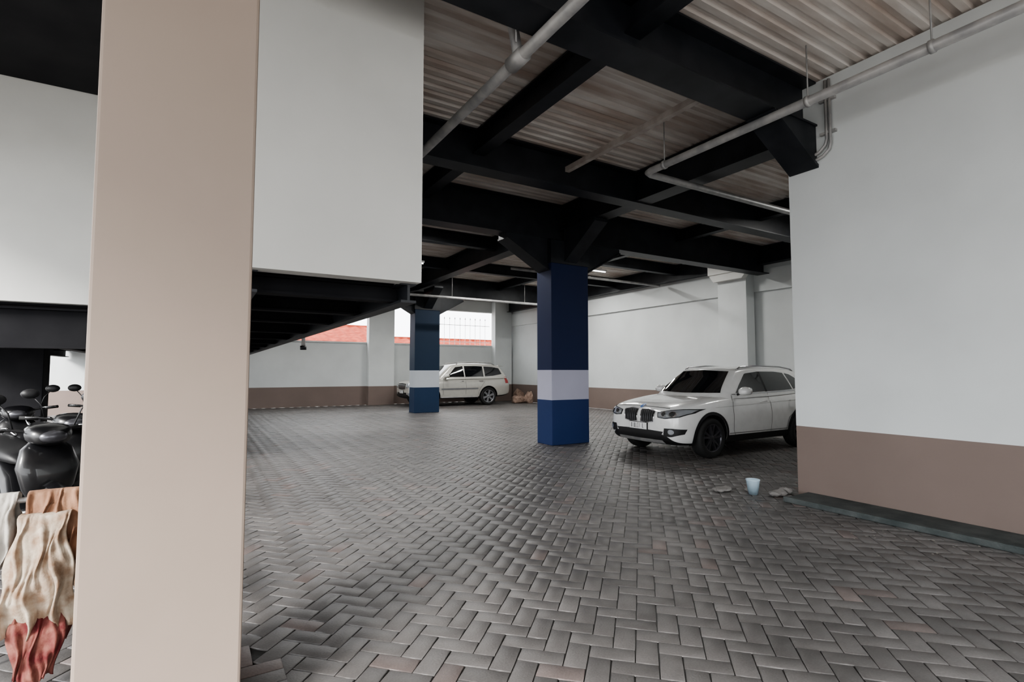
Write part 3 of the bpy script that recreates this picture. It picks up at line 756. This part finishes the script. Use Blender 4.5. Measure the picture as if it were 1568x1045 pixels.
# ------------------------------------------------------------------ clothes rack
def rack():
    e = empty('clothes_rack')
    mb = MB(); y = 3.5; z = .86
    mb.tube([(-1.35, y, z), (-.40, y, z)], .014, M_galv, 8)
    for x in (-1.3, -.86, -.42):
        mb.tube([(x, y, z), (x, y-.18, 0.0)], .013, M_galv if x != -.86 else flat('yellow_pole', (.5, .36, .05), .5), 8)
        mb.tube([(x, y, z), (x, y+.2, 0.0)], .013, M_galv, 8)
    mb.tube([(-1.3, y-.1, .35), (-.42, y-.1, .35)], .012, M_galv, 8)
    mb.obj('frame', e)
    def drape(nm, x0, x1, zf, zb, mat, fold=.018, nf=5, taper=.0, seed=0, bulge=.03, yo=0, zt=0):
        rnd = random.Random(seed); nu, nv = 48, 50; vs = []
        ph = [rnd.random()*6 for _ in range(6)]
        z1 = z+zt
        tot = (z1-zf)+(z1-zb)+.09
        for i in range(nu):
            u = i/(nu-1)
            for j in range(nv):
                s = j/(nv-1)*tot; lf = z1-zf
                if s < lf: h = lf-s; side = -1; zz = z1+.018-h; dy = -.03
                elif s < lf+.09: a = (s-lf)/.09*PI; zz = z1+.018+.025*math.sin(a); h = 0; dy = -.03*math.cos(a); side = -math.cos(a)
                else: h = s-lf-.09; side = 1; zz = z1+.018-h; dy = .03
                k = min(1, h/.2)
                f = fold*(.35+k)*(math.sin(u*nf*2*PI+ph[0]+h*4)+.6*math.sin(u*nf*3.7*PI+ph[1]-h*7))+.006*math.sin(h*55+u*14+ph[2])
                b = bulge*math.sin(PI*u)*math.sin(min(1, h/.5)*PI)
                x = x0+(x1-x0)*(.5+(u-.5)*(1+taper*h+.16*math.sin(h*9+ph[3])))
                vs.append((x+.012*math.sin(h*22+ph[2]+u*9), y+yo+(dy+(-.02 if side < 0 else .02)*abs(yo)*10)*(1+k*.8)+side*(b+abs(f)*.8)+f*.4, zz+.014*math.sin(u*9+ph[4])*(1 if h > .05 else 0)))
        fs = [(i*nv+j, i*nv+j+1, (i+1)*nv+j+1, (i+1)*nv+j) for i in range(nu-1) for j in range(nv-1)]
        mb = MB(); mb.add(vs, fs, mat, True); o = mb.obj(nm, e); sm = o.modifiers.new('t', 'SOLIDIFY'); sm.thickness = .006
    C1 = noise_mat('offwhite_cloth', (.32, .30, .27), (.46, .44, .40), 10, .9, bump=.3)
    C2 = noise_mat('tan_cloth', (.15, .07, .04), (.28, .16, .10), 9, .9, bump=.3)
    C3 = noise_mat('printed_cream_cloth', (.22, .145, .095), (.42, .36, .29), 16, .9, bump=.3)
    C4 = noise_mat('red_cloth', (.09, .008, .010), (.20, .08, .06), 14, .85, bump=.3)
    drape('white_jacket', -1.02, -.75, .48, .55, C1, .022, 4, -.2, 2, .05)
    drape('tan_jacket', -.70, -.46, .55, .60, C2, .024, 4, .2, 5, .05)
    drape('cream_shirt', -.745, -.50, .24, .36, C3, .020, 3, .1, 8, .06, -.07, -.10)
    drape('red_cloth', -.70, -.53, .05, .12, C4, .014, 3, .1, 4, .03, -.10, -.51)
rack()

# ------------------------------------------------------------------ light
w = bpy.data.worlds.new('overcast_sky'); SC.world = w; w.use_nodes = True
nt = w.node_tree; bg = nt.nodes['Background']
bg.inputs[0].default_value = (.955, .975, 1, 1); bg.inputs[1].default_value = 5.2
sl = bpy.data.lights.new('sun', 'SUN'); so = bpy.data.objects.new('sun', sl); COL.objects.link(so)
sl.energy = 9; sl.angle = math.radians(18); sl.color = (1, .97, .93)
el = math.radians(30)
d = Vector((.8*math.cos(el), .6*math.cos(el), -math.sin(el)))
so.rotation_euler = d.to_track_quat('-Z', 'Y').to_euler(); so.location = (-20, -15, 15)
SC.view_settings.view_transform = 'AgX'
SC.view_settings.look = 'AgX - Medium High Contrast'
